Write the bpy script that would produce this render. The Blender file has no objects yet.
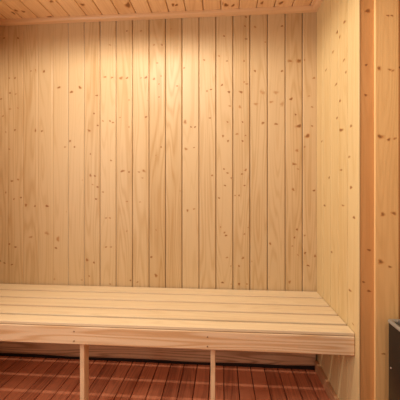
import bpy, bmesh, math, random
from mathutils import Vector, noise
random.seed(7)
S = bpy.context.scene
C = S.collection

# ------------------------------------------------------------------ camera, world, lights, exposure
F = 295.0                       # focal length in pixels of the 400 px frame
YAW = math.atan(22/295)
HOR = 188.0                     # row of the horizon
EYE = 1.0
cam = bpy.data.cameras.new('camera'); co = bpy.data.objects.new('camera', cam); C.objects.link(co)
cam.sensor_width = 36; cam.lens = 36*F/400; cam.shift_y = (HOR-200)/400
cam.clip_start = .02
co.location = (0, 0, EYE); co.rotation_euler = (math.pi/2, 0, YAW)
S.camera = co

w = bpy.data.worlds.new('world'); S.world = w; w.use_nodes = True
bg = w.node_tree.nodes['Background']; bg.inputs[0].default_value = (.92, .97, 1.0, 1); bg.inputs[1].default_value = .10

def light(name, typ, loc, energy, col, size=.1, rot=(0,0,0), sy=None):
    l = bpy.data.lights.new(name, typ); l.energy = energy; l.color = col
    if typ == 'AREA':
        l.size = size
        if sy: l.shape = 'RECTANGLE'; l.size_y = sy
    else: l.shadow_soft_size = size
    o = bpy.data.objects.new(name, l); C.objects.link(o); o.location = loc; o.rotation_euler = rot
    return o
# the cabin's ceiling lamp (left of and in front of the bench), plus two added fill lights
lamp = light('ceiling_lamp', 'SPOT', (-.45, .87, 1.93), 39, (1, .95, .84), .014)
lamp.data.spot_size = math.radians(178); lamp.data.spot_blend = .27     # shaded, throws its light downwards
front_fill = light('front_fill_lamp', 'SPOT', (.45, .05, 1.93), 17, (1, .92, .78), .10)  # unseen fill lamp, added to brighten the facing wall and the bench front
front_fill.data.spot_size = math.radians(178); front_fill.data.spot_blend = .50
light('side_fill_light', 'AREA', (-1.33, .22, 1.25), 19, (.98, .97, .95), 1.1, (0, math.radians(-90), 0), .9)  # unseen fill area, added at the left to brighten the right wall
S.view_settings.view_transform = 'Standard'; S.view_settings.look = 'None'
S.view_settings.exposure = 0.08; S.view_settings.gamma = 1; S.view_settings.use_curve_mapping = False

# ------------------------------------------------------------------ where rays of the frame meet planes of the room
cs, sn = math.cos(YAW), math.sin(YAW)
def ray(px, py):
    a = (px-200)/F; b = -(py-HOR)/F
    return Vector((cs*a - sn, sn*a + cs, b))
def onY(px, py, Y): d = ray(px, py); t = Y/d.y; return Vector((d.x*t, Y, EYE+d.z*t))
def onX(px, py, X): d = ray(px, py); t = X/d.x; return Vector((X, d.y*t, EYE+d.z*t))
def onZ(px, py, Z): d = ray(px, py); t = (Z-EYE)/d.z; return Vector((d.x*t, d.y*t, Z))

YB = 1.68                       # back wall
XR = onY(316.5, 200, YB).x      # right wall of the bench alcove
XL = onY(-3, 200, YB).x         # left wall
CEIL = 2.0
YF = onX(358.5, 200, XR).y      # end of the alcove wall = plane of the wall facing the camera
XE, YE = 1.35, -1.2             # far right wall, wall behind the camera
BT = onY(316.5, 291, YB).z      # bench top
YBF = onX(355.6, 331.5, XR).y     # bench front
print('XR', XR, 'XL', XL, 'YF', YF, 'BT', BT, 'YBF', YBF)

# ------------------------------------------------------------------ materials
def new_mat(name):
    m = bpy.data.materials.new(name); m.use_nodes = True
    nt = m.node_tree; b = nt.nodes['Principled BSDF']
    return m, nt, b
def wood(name, light_c, dark_c, along='Z', rough=.42, ring=.5, tint=.22, knot=(.24,.10,.03), spec=.45, fib=.35, seed=0, blotch=0):
    m, nt, b = new_mat(name); N = nt.nodes; L = nt.links
    def node(t, **kw):
        n = N.new(t)
        for k, v in kw.items(): setattr(n, k, v)
        return n
    def math_(op, a, c=None, d=None):
        n = node('ShaderNodeMath', operation=op)
        for i, v in enumerate((a, c, d)):
            if v is None: continue
            if isinstance(v, (int, float)): n.inputs[i].default_value = v
            else: L.new(v, n.inputs[i])
        return n.outputs[0]
    tc = node('ShaderNodeTexCoord'); at = node('ShaderNodeAttribute', attribute_name='rnd'); kn = node('ShaderNodeAttribute', attribute_name='knot')
    rnd = at.outputs['Fac']
    off = node('ShaderNodeCombineXYZ')
    for i, k in enumerate((37.1, 61.7, 23.9)):
        L.new(math_('MULTIPLY_ADD', rnd, k, seed*3.7), off.inputs[i])
    def coords(across, along_s):
        sc = {'X': (along_s, across, across), 'Y': (across, along_s, across), 'Z': (across, across, along_s)}[along]
        v = node('ShaderNodeVectorMath', operation='MULTIPLY_ADD')
        L.new(tc.outputs['Object'], v.inputs[0]); v.inputs[1].default_value = sc; L.new(off.outputs[0], v.inputs[2])
        return v.outputs[0]
    def nz(vec, scale, detail=2, rough_=.5):
        n = node('ShaderNodeTexNoise'); n.inputs['Scale'].default_value = scale
        n.inputs['Detail'].default_value = detail; n.inputs['Roughness'].default_value = rough_
        L.new(vec, n.inputs['Vector']); return n.outputs['Fac']
    g = nz(coords(11, .75), 1.0, 1.5)
    # growth rings: contour lines of a stretched noise, pushed aside by the knots
    h = math_('MULTIPLY_ADD', kn.outputs['Fac'], .10, g)
    s = math_('SINE', math_('MULTIPLY', h, 95))
    s = math_('POWER', math_('MULTIPLY_ADD', s, .5, .5), 2.0)
    fine = nz(coords(230, 5), 1.0, 3)
    broad = nz(coords(18, 1.0), 1.0, 2)
    f = math_('MULTIPLY', s, ring)
    f = math_('ADD', f, math_('MULTIPLY', math_('SUBTRACT', fine, .5), fib*1.6))
    f = math_('ADD', f, math_('MULTIPLY', math_('SUBTRACT', broad, .42), .9))
    f = math_('ADD', f, math_('MULTIPLY', math_('SUBTRACT', rnd, .5), tint*2))
    if blotch:
        bl = nz(coords(6, 6), 1.0, 4, .65)
        f = math_('ADD', f, math_('MULTIPLY', math_('SUBTRACT', bl, .5), blotch*2))
    cl = node('ShaderNodeClamp'); L.new(f, cl.inputs[0])
    mix = node('ShaderNodeMix', data_type='RGBA')
    L.new(cl.outputs[0], mix.inputs['Factor']); mix.inputs['A'].default_value = (*light_c, 1); mix.inputs['B'].default_value = (*dark_c, 1)
    # knots
    kz = nz(coords(60, 60), 1.0, 2)
    kf = math_('MULTIPLY', kn.outputs['Fac'], math_('MULTIPLY_ADD', kz, 1.0, .55))
    def step(lo, hi, top):
        mr = node('ShaderNodeMapRange', interpolation_type='SMOOTHSTEP'); L.new(kf, mr.inputs[0])
        mr.inputs[1].default_value = lo; mr.inputs[2].default_value = hi; mr.inputs[3].default_value = 0; mr.inputs[4].default_value = top
        return mr.outputs[0]
    mh = node('ShaderNodeMix', data_type='RGBA'); L.new(step(.02, .5, .8), mh.inputs['Factor'])   # resin-dark ring round the knot
    L.new(mix.outputs['Result'], mh.inputs['A']); mh.inputs['B'].default_value = (dark_c[0]*.92, dark_c[1]*.72, dark_c[2]*.55, 1)
    mk = node('ShaderNodeMix', data_type='RGBA'); L.new(step(.36, .85, .92), mk.inputs['Factor'])
    L.new(mh.outputs['Result'], mk.inputs['A']); mk.inputs['B'].default_value = (*knot, 1)
    L.new(mk.outputs['Result'], b.inputs['Base Color'])
    b.inputs['Roughness'].default_value = rough; b.inputs['Specular IOR Level'].default_value = spec
    bp = node('ShaderNodeBump'); bp.inputs['Strength'].default_value = .18; bp.inputs['Distance'].default_value = .002
    L.new(math_('ADD', fine, math_('MULTIPLY', s, -.3)), bp.inputs['Height']); L.new(bp.outputs[0], b.inputs['Normal'])
    return m
PL, PD = (.63, .435, .230), (.465, .268, .10)
M = {}
M['pine_v'] = wood('pine_vertical', PL, PD, 'Z', .46, .42, .30, spec=.3)
M['pine_side'] = wood('pine_side_wall', (.70, .52, .255), (.54, .345, .12), 'Z', .4, .26, .12, seed=2)
M['pine_y'] = wood('pine_ceiling', (.92, .64, .37), (.70, .41, .18), 'Y', .42, .3, .18, seed=4)
M['pine_x'] = wood('pine_moulding', (.80, .51, .27), (.64, .36, .15), 'X', .4, .25, .1, seed=5)
M['pine_ym'] = wood('pine_side_moulding', (.80, .51, .27), (.64, .36, .15), 'Y', .4, .25, .1, seed=6)
M['slat'] = wood('bench_slat_wood', (.80, .64, .40), (.64, .46, .25), 'X', .5, .3, .10, seed=7)
M['rail'] = wood('bench_rail_wood', (.84, .62, .38), (.66, .40, .19), 'X', .5, .85, .05, seed=9)
M['leg'] = wood('bench_leg_wood', (.84, .63, .38), (.70, .46, .24), 'Z', .5, .3, .1, seed=10)
M['red_board'] = wood('reddish_pine', (.66, .33, .115), (.52, .235, .07), 'Z', .4, .3, .1, seed=11)
M['facing'] = wood('facing_pine', (.84, .52, .21), (.68, .38, .13), 'Z', .4, .3, .12, seed=12)
M['edge'] = wood('edge_trim_pine', (.72, .47, .22), (.58, .33, .13), 'Z', .42, .2, .05, seed=13)
M['deck'] = wood('dark_red_decking', (.70, .25, .125), (.30, .085, .04), 'Y', .38, .35, .34, seed=14, fib=.8)
M['plank'] = wood('weathered_plank', (.90, .62, .38), (.56, .33, .18), 'X', .6, .9, .05, seed=15, blotch=.5)
M['skirt'] = wood('skirting_wood', (.58, .30, .14), (.42, .19, .08), 'Y', .5, .4, .1, seed=16)
def plain(name, col, rough, metal=0, spec=.5, var=.15, scale=40):
    m, nt, b = new_mat(name); n = nt.nodes.new('ShaderNodeTexNoise'); n.inputs['Scale'].default_value = scale
    tc = nt.nodes.new('ShaderNodeTexCoord'); nt.links.new(tc.outputs['Object'], n.inputs['Vector'])
    mx = nt.nodes.new('ShaderNodeMix'); mx.data_type = 'RGBA'; nt.links.new(n.outputs['Fac'], mx.inputs['Factor'])
    mx.inputs['A'].default_value = tuple(c*(1-var) for c in col)+(1,); mx.inputs['B'].default_value = tuple(min(1, c*(1+var)) for c in col)+(1,)
    nt.links.new(mx.outputs['Result'], b.inputs['Base Color'])
    b.inputs['Roughness'].default_value = rough; b.inputs['Metallic'].default_value = metal; b.inputs['Specular IOR Level'].default_value = spec
    return m
M['black'] = plain('black_enamelled_steel', (.020, .014, .010), .30, 0, .3)
M['rim'] = plain('grey_steel_rim', (.42, .42, .37), .38, .5)
M['tray'] = plain('steel_tray', (.33, .29, .24), .38, .7)
M['screw'] = plain('steel_screw', (.30, .19, .11), .4, .6)
M['bright_screw'] = plain('bright_screw', (.55, .5, .45), .3, .9)
M['stone'] = plain('sauna_stone', (.10, .095, .09), .85, 0, .3, .4, 25)
M['dark_gap'] = plain('subfloor_and_gap_shade', (.06, .028, .018), .9)

# ------------------------------------------------------------------ mesh helpers
class MB:
    """collects faces with a board number and a knot strength"""
    def __init__(s): s.v = []; s.k = []; s.f = []; s.r = []; s.sm = []
    def add(s, vs, fs, rnd=.5, ks=None, smooth=False):
        n = len(s.v); s.v += [tuple(v) for v in vs]; s.k += (ks if ks else [0.0]*len(vs))
        for f in fs: s.f.append([i+n for i in f]); s.r.append(rnd); s.sm.append(smooth)
    def build(s, name, mat, parent=None, loc=None):
        me = bpy.data.meshes.new(name); me.from_pydata(s.v, [], s.f)
        a = me.attributes.new('rnd', 'FLOAT', 'FACE'); a.data.foreach_set('value', s.r)
        k = me.attributes.new('knot', 'FLOAT', 'POINT'); k.data.foreach_set('value', s.k)
        me.polygons.foreach_set('use_smooth', s.sm)
        me.materials.append(M[mat]); me.update()
        o = bpy.data.objects.new(name, me); C.objects.link(o)
        if parent is not None:
            o.parent = parent; o.matrix_parent_inverse = parent.matrix_world.inverted()
        if loc is not None: o.location = loc
        return o
def bevel_box(mb, x0, x1, y0, y1, z0, z1, bv=.003, rnd=.5, seg=2):
    bm = bmesh.new(); bmesh.ops.create_cube(bm, size=1)
    for v in bm.verts:
        v.co = ((x0+x1)/2 + v.co.x*(x1-x0), (y0+y1)/2 + v.co.y*(y1-y0), (z0+z1)/2 + v.co.z*(z1-z0))
    if bv > 0: bmesh.ops.bevel(bm, geom=bm.edges[:], offset=bv, segments=seg, affect='EDGES', profile=.5)
    bm.verts.index_update()
    mb.add([v.co.copy() for v in bm.verts], [[v.index for v in f.verts] for f in bm.faces], rnd)
    bm.free()
def struct(o): o['kind'] = 'structure'; return o

GR, BV = .0019, .0055            # half width of the groove, width of the chamfer
def board_profile(u0, u1, tilt=0, gd=None, BV=BV):
    """section across one tongue and groove board: (u, depth out of the wall)"""
    pts = [(u0, -.014), (u0+GR, -.014), (u0+GR, -.003), (u0+GR+BV*.45, -.0006), (u0+GR+BV, 0),
           (u1-GR-BV, 0), (u1-GR-BV*.45, -.0006), (u1-GR, -.003), (u1-GR, -.014), (u1, -.014)]
    mid = (u0+u1)/2
    if gd is not None: pts = [(u, max(d, -gd)) for u, d in pts]
    return [(u, d + ((u-mid)*tilt if d > -.002 else 0)) for u, d in pts]
def boards(mb, edges, l0, l1, P, tilts=.02, tight=None, bv=BV):
    """P(u, l, d) gives a point for across u, along l, out-of-wall d"""
    info = []
    for a, b in zip(edges[:-1], edges[1:]):
        r = random.random(); t = random.uniform(-tilts, tilts)
        pr = board_profile(a, b, t, tight((a+b)/2) if tight else None, bv)
        vs = [P(u, l0, d) for u, d in pr] + [P(u, l1, d) for u, d in pr]; n = len(pr)
        mb.add(vs, [[i, i+1, n+i+1, n+i] for i in range(n-1)], r)
        info.append((a, b, r, t))
    return info
def knot(mb, info, u, l, ru, rl, P, rot=0, strength=1.0):
    for a, b, r, t in info:
        if a <= u < b: break
    else: return
    lo, hi = a+GR+BV+.0005, b-GR-BV-.0005
    mid = (a+b)/2; n = 14
    vs, ks, fs = [P(min(max(u, lo), hi), l, (u-mid)*t+.0004)], [strength], []
    for ring, kk in ((.35, .85), (.62, .42), (1.0, 0.0)):
        for i in range(n):
            an = 2*math.pi*i/n; j = 1+.22*math.sin(an*2+u*900)+.15*math.sin(an*3+l*700)
            x, y = math.cos(an)*ru*ring*j, math.sin(an)*rl*ring*j
            x, y = x*math.cos(rot)-y*math.sin(rot), x*math.sin(rot)+y*math.cos(rot)
            uu = min(max(u+x, lo), hi); vs.append(P(uu, l+y, (uu-mid)*t+.0004*(1-ring*.8))); ks.append(kk*strength)
    fs = [[0, 1+i, 1+(i+1) % n] for i in range(n)]
    for q in range(2):
        o = 1+q*n
        fs += [[o+i, o+n+i, o+n+(i+1) % n, o+(i+1) % n] for i in range(n)]
    mb.add(vs, fs, r, ks)

# ------------------------------------------------------------------ back wall
gx = [7.5, 23, 37.5, 52.5, 68, 84, 100, 116, 132.5, 149, 165.5, 182, 199, 216, 233, 250, 267.5, 285.3, 302.5]
ed = [onY(g, 200, YB).x for g in gx]
p = (ed[-1]-ed[0])/(len(ed)-1)
ed = [ed[0]-p] + ed + [ed[-1]+p]
PB = lambda u, l, d: (u, YB-d, l)
mb = MB(); inf = boards(mb, ed, .03, CEIL, PB, tight=lambda u: min(.014, max(.0022, .0022+(u+.95)*.016)))
KB = """9,78,2 15,78,2 10,93,2 15.5,94,2 31,71,2 37,71,4 44,71.5,2.5 59,87.5,3 71.5,92,3 80,87.5,3 97,95.5,2.6 1,99,2 10,109,2.2 18,108,1.8 3,116,2.2 94,113.5,2.2 4,38,2 18,38,2
105,77,2.6 112,77.5,2.4 121,78,4 127,78,2.5 141,78,2 146,77.5,3 154,79,2.4 157,63,2 159,84,2 161,76,1.8 148,100.5,2.2 129,100,1.8 110,45,2 127,31,1.8 141,31,1.8 154,45,2 162,45,2.4 171,29,2 184,68,1.8 177,86,1.8 159,97,2
224,36,2 219,56,2 211,89.5,2 207,91,2 229,92,2.6 222,85,2 241,92,2.8 244,82,2 247,84,2.2 246,17,1.8 245,26,2 255,27,2.2 246,39,2 244,61,1.6 255,71,2 262.5,92.5,4.5 276,92.5,4.5 256,104,4 271,102,3.5 282,104,4.5 230,106,2.6 240,107,3 282,26,2.2 282,71,2 266,42,2 290,61,4.2 299,61,4.2 291,99,2.6 204,60,2 227,61,1.6
6,132,2.2 15,130,2 36,130.5,3.6 42,131,2 89,130.5,3.2 98,125.5,2.4 9,149,2.2 12,181,2.4 18,179.5,2.2 6,192.5,2.2 21,197.5,2.2 14,199,1.8 26,205,3.2 35,206,2.2 47,206,3.2 90.5,175.5,2.8 95,176,2.2 98,187,3 92.5,184.5,1.8 96,199,2 70,141,2.6 74.5,147,2 65,147,2 90.5,154,1.6 83,180,1.8
103,121,1.8 110,121,1.8 113,122.5,2.2 129,127,1.8 146,117,2.4 120,117.5,1.8 185,122,3.8 195,127,2 191,127,2 186,149,3 194,147.5,1.6 161,147,2 111,160.5,1.8 122.5,171,3.6 129,172,2 139,172,1.8 144,171,3.2 142.5,178,1.6 103,192,2 127,201.5,2 140,202,1.8 181,191,1.8 156,155.5,1.6
210,118,1.8 227.5,122,2 223,136,2.4 228,141,2 237,134,2.6 242.5,122,1.8 245.5,135.5,2.2 242.5,141,1.8 263,123,3 276,124,3 299,126,4.5 295.5,114.5,2 297,150.5,3.2 294,164,3.4 298,169,2 293,189.5,3 212,175.5,2.4 227.5,173,2 224,169,1.6 245.5,170,2.4 242,174,1.8 231.5,178,2 225,185.5,1.8 244.5,185.5,1.6 219,198,1.8 239,195.5,1.6 234.8,195.5,1.6
67.5,212,2.6 31,237,3.6 47,233,4.6 56,248,2.4 9,244,2.6 15.5,247,2.2 0.5,261,2 4.5,263,2.2 12,264.5,2 87,260,3.4 94,262.5,2.2 89,276,2 54,279,3.4 82,280,2
106,218,1.8 110,218,1.8 106,247,2 111,247,2 127,231,1.8 151,257,2.4 165,254,1.8 156,275.5,3 131,280.5,2.4 137.5,282,2 187.5,210.5,2.4 194,209,2 110,284,2 156,230,1.6
220.5,227,2 224.5,232.5,2 226,235.5,2 248.6,227.5,1.8 244.5,234,1.8 227,257.5,2.2 231,266,1.6 243,258,2.2 251,261,2.2 239,266,1.8 222.5,282.5,2.2 232,284,2.2 239,284,2.6 247,284,2 270,243.5,2.4 297,229.5,2.2 294.5,237.5,2 292.5,246,1.6 298,255,1.6 289.5,282,2.6 268.5,277,1.6
309,96,2 314,78,2.6 307.5,136,4.4 312,126,2 312,107,2 314,190.5,2.4 304,147,2.4 304,60,2.4 304,235.5,2.6 305,253,2 308,265.5,2.4 315,256,2.2"""
SOFT = {(31,237), (47,233), (58,239), (262.5,92.5), (276,92.5), (256,104), (271,102), (282,104), (230,106), (240,107), (54,279)}
for t in KB.split():
    x, y, r = map(float, t.split(',')); q = onY(x, y, YB); mpp = YB/F
    tall = random.uniform(.75, 1.1)
    knot(mb, inf, q.x, q.z, r*.80*mpp, r*.68*tall*mpp, PB, random.uniform(-.3, .3), .42 if (x, y) in SOFT else random.uniform(.55, .95))
q = onY(58, 239, YB); knot(mb, inf, q.x, q.z, .012, .028, PB, 0, .55)
struct(mb.build('wall_back', 'pine_v'))

# ------------------------------------------------------------------ right wall of the bench alcove
gr = [323, 330.4, 338.6, 347.5]
er = [YB] + [onX(g, 200, XR).y for g in gr] + [YF]
er = er[::-1]
PR = lambda u, l, d: (XR-d, u, l)
mb = MB(); inf = boards(mb, er, 0, CEIL, PR, .006, bv=.0022)
for t in """344.5,22,2 337.5,32,2.4 339,38,2.6 336,84.5,2 346,72,1.8 341,130,3 351,126,2 337,118,1.6 349,157,2 351,187.5,2 341,170,1.8 329.3,177.5,1.8 322.2,141,1.6 340,101,1.8 324.5,205.5,1.8 343,205.5,1.8 354,217.5,1.8 331.5,252,1.8 350,290.5,2 353,324,1.2 344,60,1.6 333,52,1.8 326,70,1.6""".split():
    x, y, r = map(float, t.split(',')); q = onX(x, y, XR); mpp = q.y/F
    knot(mb, inf, q.y, q.z, r*2.3*mpp, r*.9*mpp, PR, random.uniform(-.2, .2), random.uniform(.7, 1))
struct(mb.build('wall_right', 'pine_side'))

# ------------------------------------------------------------------ wall facing the camera beside the alcove
PF = lambda u, l, d: (u, YF-d, l)
xc, xa, xb = (onY(g, 200, YF).x for g in (360.2, 373.5, 397.2))
mb = MB()
bevel_box(mb, XR, xc, YF-.002, YF+.03, 0, CEIL, .002, .4, 2)
struct(mb.build('trim_1', 'pine_side'))
PQ = lambda u, l, d: (u, YF-d, l)
ef = [xb-.02, xb-.02+.0956]
while ef[-1] < XE: ef.append(ef[-1]+.0956)
mb = MB(); inf = boards(mb, ef, 0, CEIL, PQ, 0)
bevel_box(mb, XR+.001, xb-.02, YF, YF+.02, 0, CEIL, 0, .4); inf.append((XR, xb-.02, .4, 0))
for t in "367.5,11,3.2 366,65,1.8 365.5,95,2 369,250,2 369,291,2 363.5,282,1.6 399.8,67.5,2".split():
    x, y, r = map(float, t.split(',')); q = onY(x, y, YF); knot(mb, inf, q.x, q.z, r*1.3*YF/F, r*.8*YF/F, PQ, .6 if y < 20 else 0, .9)
struct(mb.build('wall_facing', 'red_board'))
mb = MB(); bevel_box(mb, xa, xb, YF-.012, YF-.0005, 0, CEIL, .0025, .45, 2)
PT = lambda u, l, d: (u, YF-.012-d, l)
for t in "386,17.5,1.8 390,17.5,1.6 377,69.5,3.2 388,71,2 391,72,1.8 378.5,137,4 387,140,2.4 393,139,2.2 381,214,3 392,213,3 379,261,3.6 388,266,2 382,352,2".split():
    x, y, r = map(float, t.split(',')); q = onY(x, y, YF); knot(mb, [(xa, xb, .45, 0)], q.x, q.z, r*1.25*YF/F, r*.85*YF/F, PT, 0, .7)
struct(mb.build('trim_2', 'facing'))

# ------------------------------------------------------------------ the rest of the shell
mb = MB(); el = [YB-.0956*i for i in range(31)]; el = el[::-1]
boards(mb, el, 0, CEIL, lambda u, l, d: (XL+d, u, l)); struct(mb.build('wall_left', 'pine_v'))
mb = MB(); ee = [YE+.0956*i for i in range(int((YF-YE)/.0956)+1)]+[YF]
boards(mb, ee, 0, CEIL, lambda u, l, d: (XE-d, u, l)); struct(mb.build('wall_far_right', 'pine_v'))
# ceiling boards run from front to back
cg = [7, 22.5, 38, 54, 70, 86.5, 102.5, 119, 136, 152, 169, 186, 203.5, 221, 239, 256.5, 274, 292, 310]
ec = [onY(g, 20, YB-.02).x for g in cg]; p = (ec[-1]-ec[0])/(len(ec)-1)
ec = [ec[0]-2*p, ec[0]-p] + ec + [ec[-1]+p*i for i in range(1, 12)]
PC = lambda u, l, d: (u, l, CEIL-d)
mb = MB(); inf = boards(mb, ec, YE, YB+.01, PC)
for t in "13.7,13,2.2 16,10.5,2 23.4,11.5,2 40.7,18.4,2.2 50.3,17.3,3 51.4,1.4,2.2 82.5,4.7,2.4 128,5,4 173,4.7,2 176.5,5,1.8 221.5,4,2.4 226,5,2.6 233,5.5,2 262,3,2 281,3,2.4".split():
    x, y, r = map(float, t.split(',')); q = onZ(x, y, CEIL); knot(mb, inf, q.x, q.y, r*1.1*YB/F, r*1.5*YB/F, PC, .3, 1)
struct(mb.build('ceiling', 'pine_y'))

# quarter round moulding under the ceiling, mitred into the right corner
def moulding(name, run, P, l0, l1, mat):
    R = .024; pr = [(0, 0)] + [(R*math.cos(a), R*math.sin(a)) for a in (i*math.pi/2/10 for i in range(11))]
    pr = [(.0, R+.002)] + [(R*.25, R+.002)] + [(R*(.25+.75*math.sin(a)), .004+R*.9*math.cos(a)) for a in (i*math.pi/2/8 for i in range(9))] + [(R, 0)]
    mb = MB(); n = len(pr)
    vs = [P(o, h, l0(o)) for o, h in pr] + [P(o, h, l1(o)) for o, h in pr]
    mb.add(vs, [[i, i+1, n+i+1, n+i] for i in range(n-1)], .5, None, True)
    return struct(mb.build(name, mat))
moulding('trim_3', 'X', lambda o, h, l: (l, YB-o, CEIL-h), lambda o: XL+o, lambda o: XR-o, 'pine_x')
moulding('trim_4', 'Y', lambda o, h, l: (XR-o, l, CEIL-h), lambda o: YF, lambda o: YB-o, 'pine_ym')
moulding('trim_5', 'Y', lambda o, h, l: (XL+o, l, CEIL-h), lambda o: YE, lambda o: YB-o, 'pine_ym')

# decking floor: separate boards with open joints over a dark subfloor
mb = MB(); p = .0745; x = XL-.02; xs0 = onY(196.7, 370, 1.62).x
x = xs0 - math.ceil((xs0-XL)/p)*p
while x < XE:
    bevel_box(mb, x+.002, x+p-.002, YE, YB-.014, -.02, 0, .002, random.random(), 1); x += p
struct(mb.build('floor', 'deck'))
mb = MB(); bevel_box(mb, XL-.1, XE+.1, YE-.1, YB+.1, -.06, -.022, 0); bevel_box(mb, XL, XR, YB-.001, YB+.03, -.03, .04, 0); struct(mb.build('trim_6', 'dark_gap'))  # subfloor, and a dark strip standing in for shade under the back plank

# baseboards under the bench
mb = MB(); nx = 60
def plank_pt(i, j):
    x = XL+.01+(XR-XL-.02)*i/nx
    z0 = .014+.006*noise.noise((x*3, 0, 0))+(.010*max(0, (x-.32)/.2))
    return x, z0
zt = .20
for i in range(nx):
    xa_, za = plank_pt(i, 0); xb_, zb = plank_pt(i+1, 0)
    yf = YB-.018
    mb.add([(xa_, YB-.005, za), (xb_, YB-.005, zb), (xb_, yf+.008, zb), (xa_, yf+.008, za), (xb_, yf, zb+.014), (xa_, yf, za+.014),
            (xb_, yf, zt), (xa_, yf, zt), (xb_, YB-.005, zt), (xa_, YB-.005, zt)],
           [[0, 1, 2, 3], [3, 2, 4, 5], [5, 4, 6, 7], [7, 6, 8, 9]], .5)
struct(mb.build('baseboard_back', 'plank'))
mb = MB(); bevel_box(mb, XR-.016, XR+.002, YF+.002, YB-.019, 0.0, .055, .003, .5); struct(mb.build('baseboard_right', 'skirt'))

# ------------------------------------------------------------------ the bench
bench = bpy.data.objects.new('sauna_bench', None); C.objects.link(bench); bench.location = ((XL+XR)/2, (YB+YBF)/2, 0)
bpy.context.view_layer.update()
bench['label'] = 'long pale slatted wooden sauna bench along the back wall on thin plank legs'
bench['category'] = 'bench'
bl, br = XL+.012, XR-.0015
TH = .012
cuts = [YB-.010] + [er[::-1][i] for i in (1, 2, 3, 4)] + [YBF-.004]
for i in range(5):
    mb = MB(); a, b = cuts[i+1], cuts[i]
    bevel_box(mb, bl, br, a+.0082, b-(.0082 if i else 0), BT-TH, BT, .0015, random.random(), 2)
    mb.build('slat', 'slat', bench)
zb = onX(355.6, 356.2, XR).z
mb = MB(); bevel_box(mb, bl, br, YBF+.002, YBF+.026, zb, BT-TH-.0025, .003, .35, 2)
rail = mb.build('front_rail', 'rail', bench)
def disc(name, c, r, mat, parent, axis='Y', h=.0015):
    n = 16; mb = MB(); vs = []
    for k, (rr, hh) in enumerate(((r, 0), (r, h*.6), (r*.8, h), (r*.35, h*.7))):
        for i in range(n):
            a = 2*math.pi*i/n; u, v = rr*math.cos(a), rr*math.sin(a)
            vs.append((c[0]+u, c[1]-hh, c[2]+v) if axis == 'Y' else (c[0]-hh, c[1]+u, c[2]+v))
    fs = [[k*n+i, k*n+(i+1) % n, (k+1)*n+(i+1) % n, (k+1)*n+i] for k in range(3) for i in range(n)] + [[3*n+i for i in range(n)]]
    mb.add(vs, fs, .5); return mb.build(name, mat, parent)
for x, y in ((74, 331.5), (74, 341), (207.5, 337), (207.5, 346.5)):
    q = onY(x, y, YBF+.002)
    disc('screw', q, .0032, 'screw', rail)
# ledgers that carry the slats at the wall, and cross bearers above the legs
mb = MB(); bevel_box(mb, bl, br, YB-.050, YB-.010, BT-TH-.075, BT-TH-.001, .003, .5); mb.build('ledger', 'leg', bench)
for x0, x1, px in ((80.2, 84.6, 80), (210.6, 215.2, 210)):
    xa_ = onY(x0, 370, YBF+.03).x; xb_ = onY(x1, 370, YBF+.03).x
    mb = MB(); bevel_box(mb, xa_, xb_, YBF+.0265, YBF+.0265+.045, 0.0005, BT-TH-.0015, .002, random.random())
    mb.build('leg', 'leg', bench)

# ------------------------------------------------------------------ the heater
q = onY(387.3, 321, YF-.035)
hx, hy, hz = q.x, YF-.035, onY(388, 319, YF-.035).z
HW, HD = .42, .30
heater = bpy.data.objects.new('sauna_heater', None); C.objects.link(heater); heater.location = (hx+HW/2, hy-HD/2, 0)
bpy.context.view_layer.update()
heater['label'] = 'black metal sauna heater with a grey rim at the lower right corner'
heater['category'] = 'heater'
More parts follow.
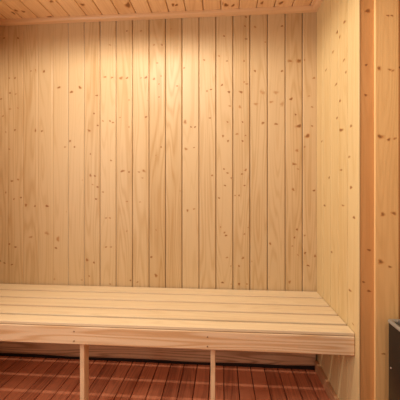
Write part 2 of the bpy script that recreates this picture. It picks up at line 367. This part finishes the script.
# hollow casing
mb = MB(); 
t_ = .012; zc, zd = hz-.085, hz-.006
outer = [(hx, hy-HD), (hx+HW, hy-HD), (hx+HW, hy), (hx, hy)]
def rrect(x0, x1, y0, y1, r, n=5):
    out = []
    for cx, cy, a0 in ((x1-r, y1-r, 0), (x0+r, y1-r, 90), (x0+r, y0+r, 180), (x1-r, y0+r, 270)):
        for i in range(n+1):
            a = math.radians(a0+90*i/n); out.append((cx+r*math.cos(a), cy+r*math.sin(a)))
    return out
def loft(mb, loops, smooth=True):
    n = len(loops[0]); vs = [v for l in loops for v in l]
    mb.add(vs, [[k*n+i, k*n+(i+1) % n, (k+1)*n+(i+1) % n, (k+1)*n+i] for k in range(len(loops)-1) for i in range(n)], .5, None, smooth)
def lp(ins, z, r): return [(x, y, z) for x, y in rrect(hx+ins, hx+HW-ins, hy-HD+ins, hy-ins, r)]
loft(mb, [lp(.02, .09, .012), lp(0, .095, .012), lp(0, zd, .012), lp(.004, zd, .010), lp(.004, zc-.01, .010)])
n0 = lp(.02, .09, .012); mb.add(n0, [list(range(len(n0)))[::-1]], .5)
mb.build('casing', 'black', heater)
mb = MB(); loft(mb, [lp(-.001, hz-.009, .013), lp(-.0025, hz-.004, .013), lp(0, hz+.001, .012), lp(.006, hz+.002, .01), lp(.011, hz, .009), lp(.013, hz-.006, .008)])
mb.build('rim', 'rim', heater)
mb = MB(); loft(mb, [lp(.0125, hz-.004, .009), lp(.016, hz-.035, .01), lp(.03, hz-.036, .01), lp(.055, hz-.06, .02)])
n0 = lp(.055, hz-.06, .02); mb.add(n0, [list(range(len(n0)))], .5)
mb.build('stone_tray', 'tray', heater)
for sx in (hx+.03, hx+HW-.06):
    for sy in (hy-HD+.03, hy-.06):
        mb = MB(); bevel_box(mb, sx, sx+.03, sy, sy+.03, 0.0005, .091, .003); mb.build('leg', 'black', heater)
q = onX(391, 368, hx); disc('screw', (hx, q.y, q.z), .0035, 'bright_screw', heater, 'X', .002)

# the stones nearest the bench that show over the rim
def rock(name, c, r, seed):
    bm = bmesh.new(); bmesh.ops.create_icosphere(bm, subdivisions=3, radius=r)
    for v in bm.verts:
        d = v.co.normalized(); k = 1+.35*noise.noise(d*1.6+Vector((seed*7.3, 0, 0)))+.12*noise.noise(d*4+Vector((0, seed*3.1, 0)))
        v.co = Vector((v.co.x*k*1.15, v.co.y*k*.95, v.co.z*k*.8))
    me = bpy.data.meshes.new(name); bm.to_mesh(me); bm.free(); me.materials.append(M['stone'])
    o = bpy.data.objects.new(name, me); C.objects.link(o); o.location = c; return o

q = onY(405, 318, hy-.05)
o = rock('heater_stone', (q.x+.012, hy-.055, hz+.006), .025, 3)
o['label'] = 'dark rough stone lying in the grey tray of the heater, lower right edge'; o['category'] = 'stone'
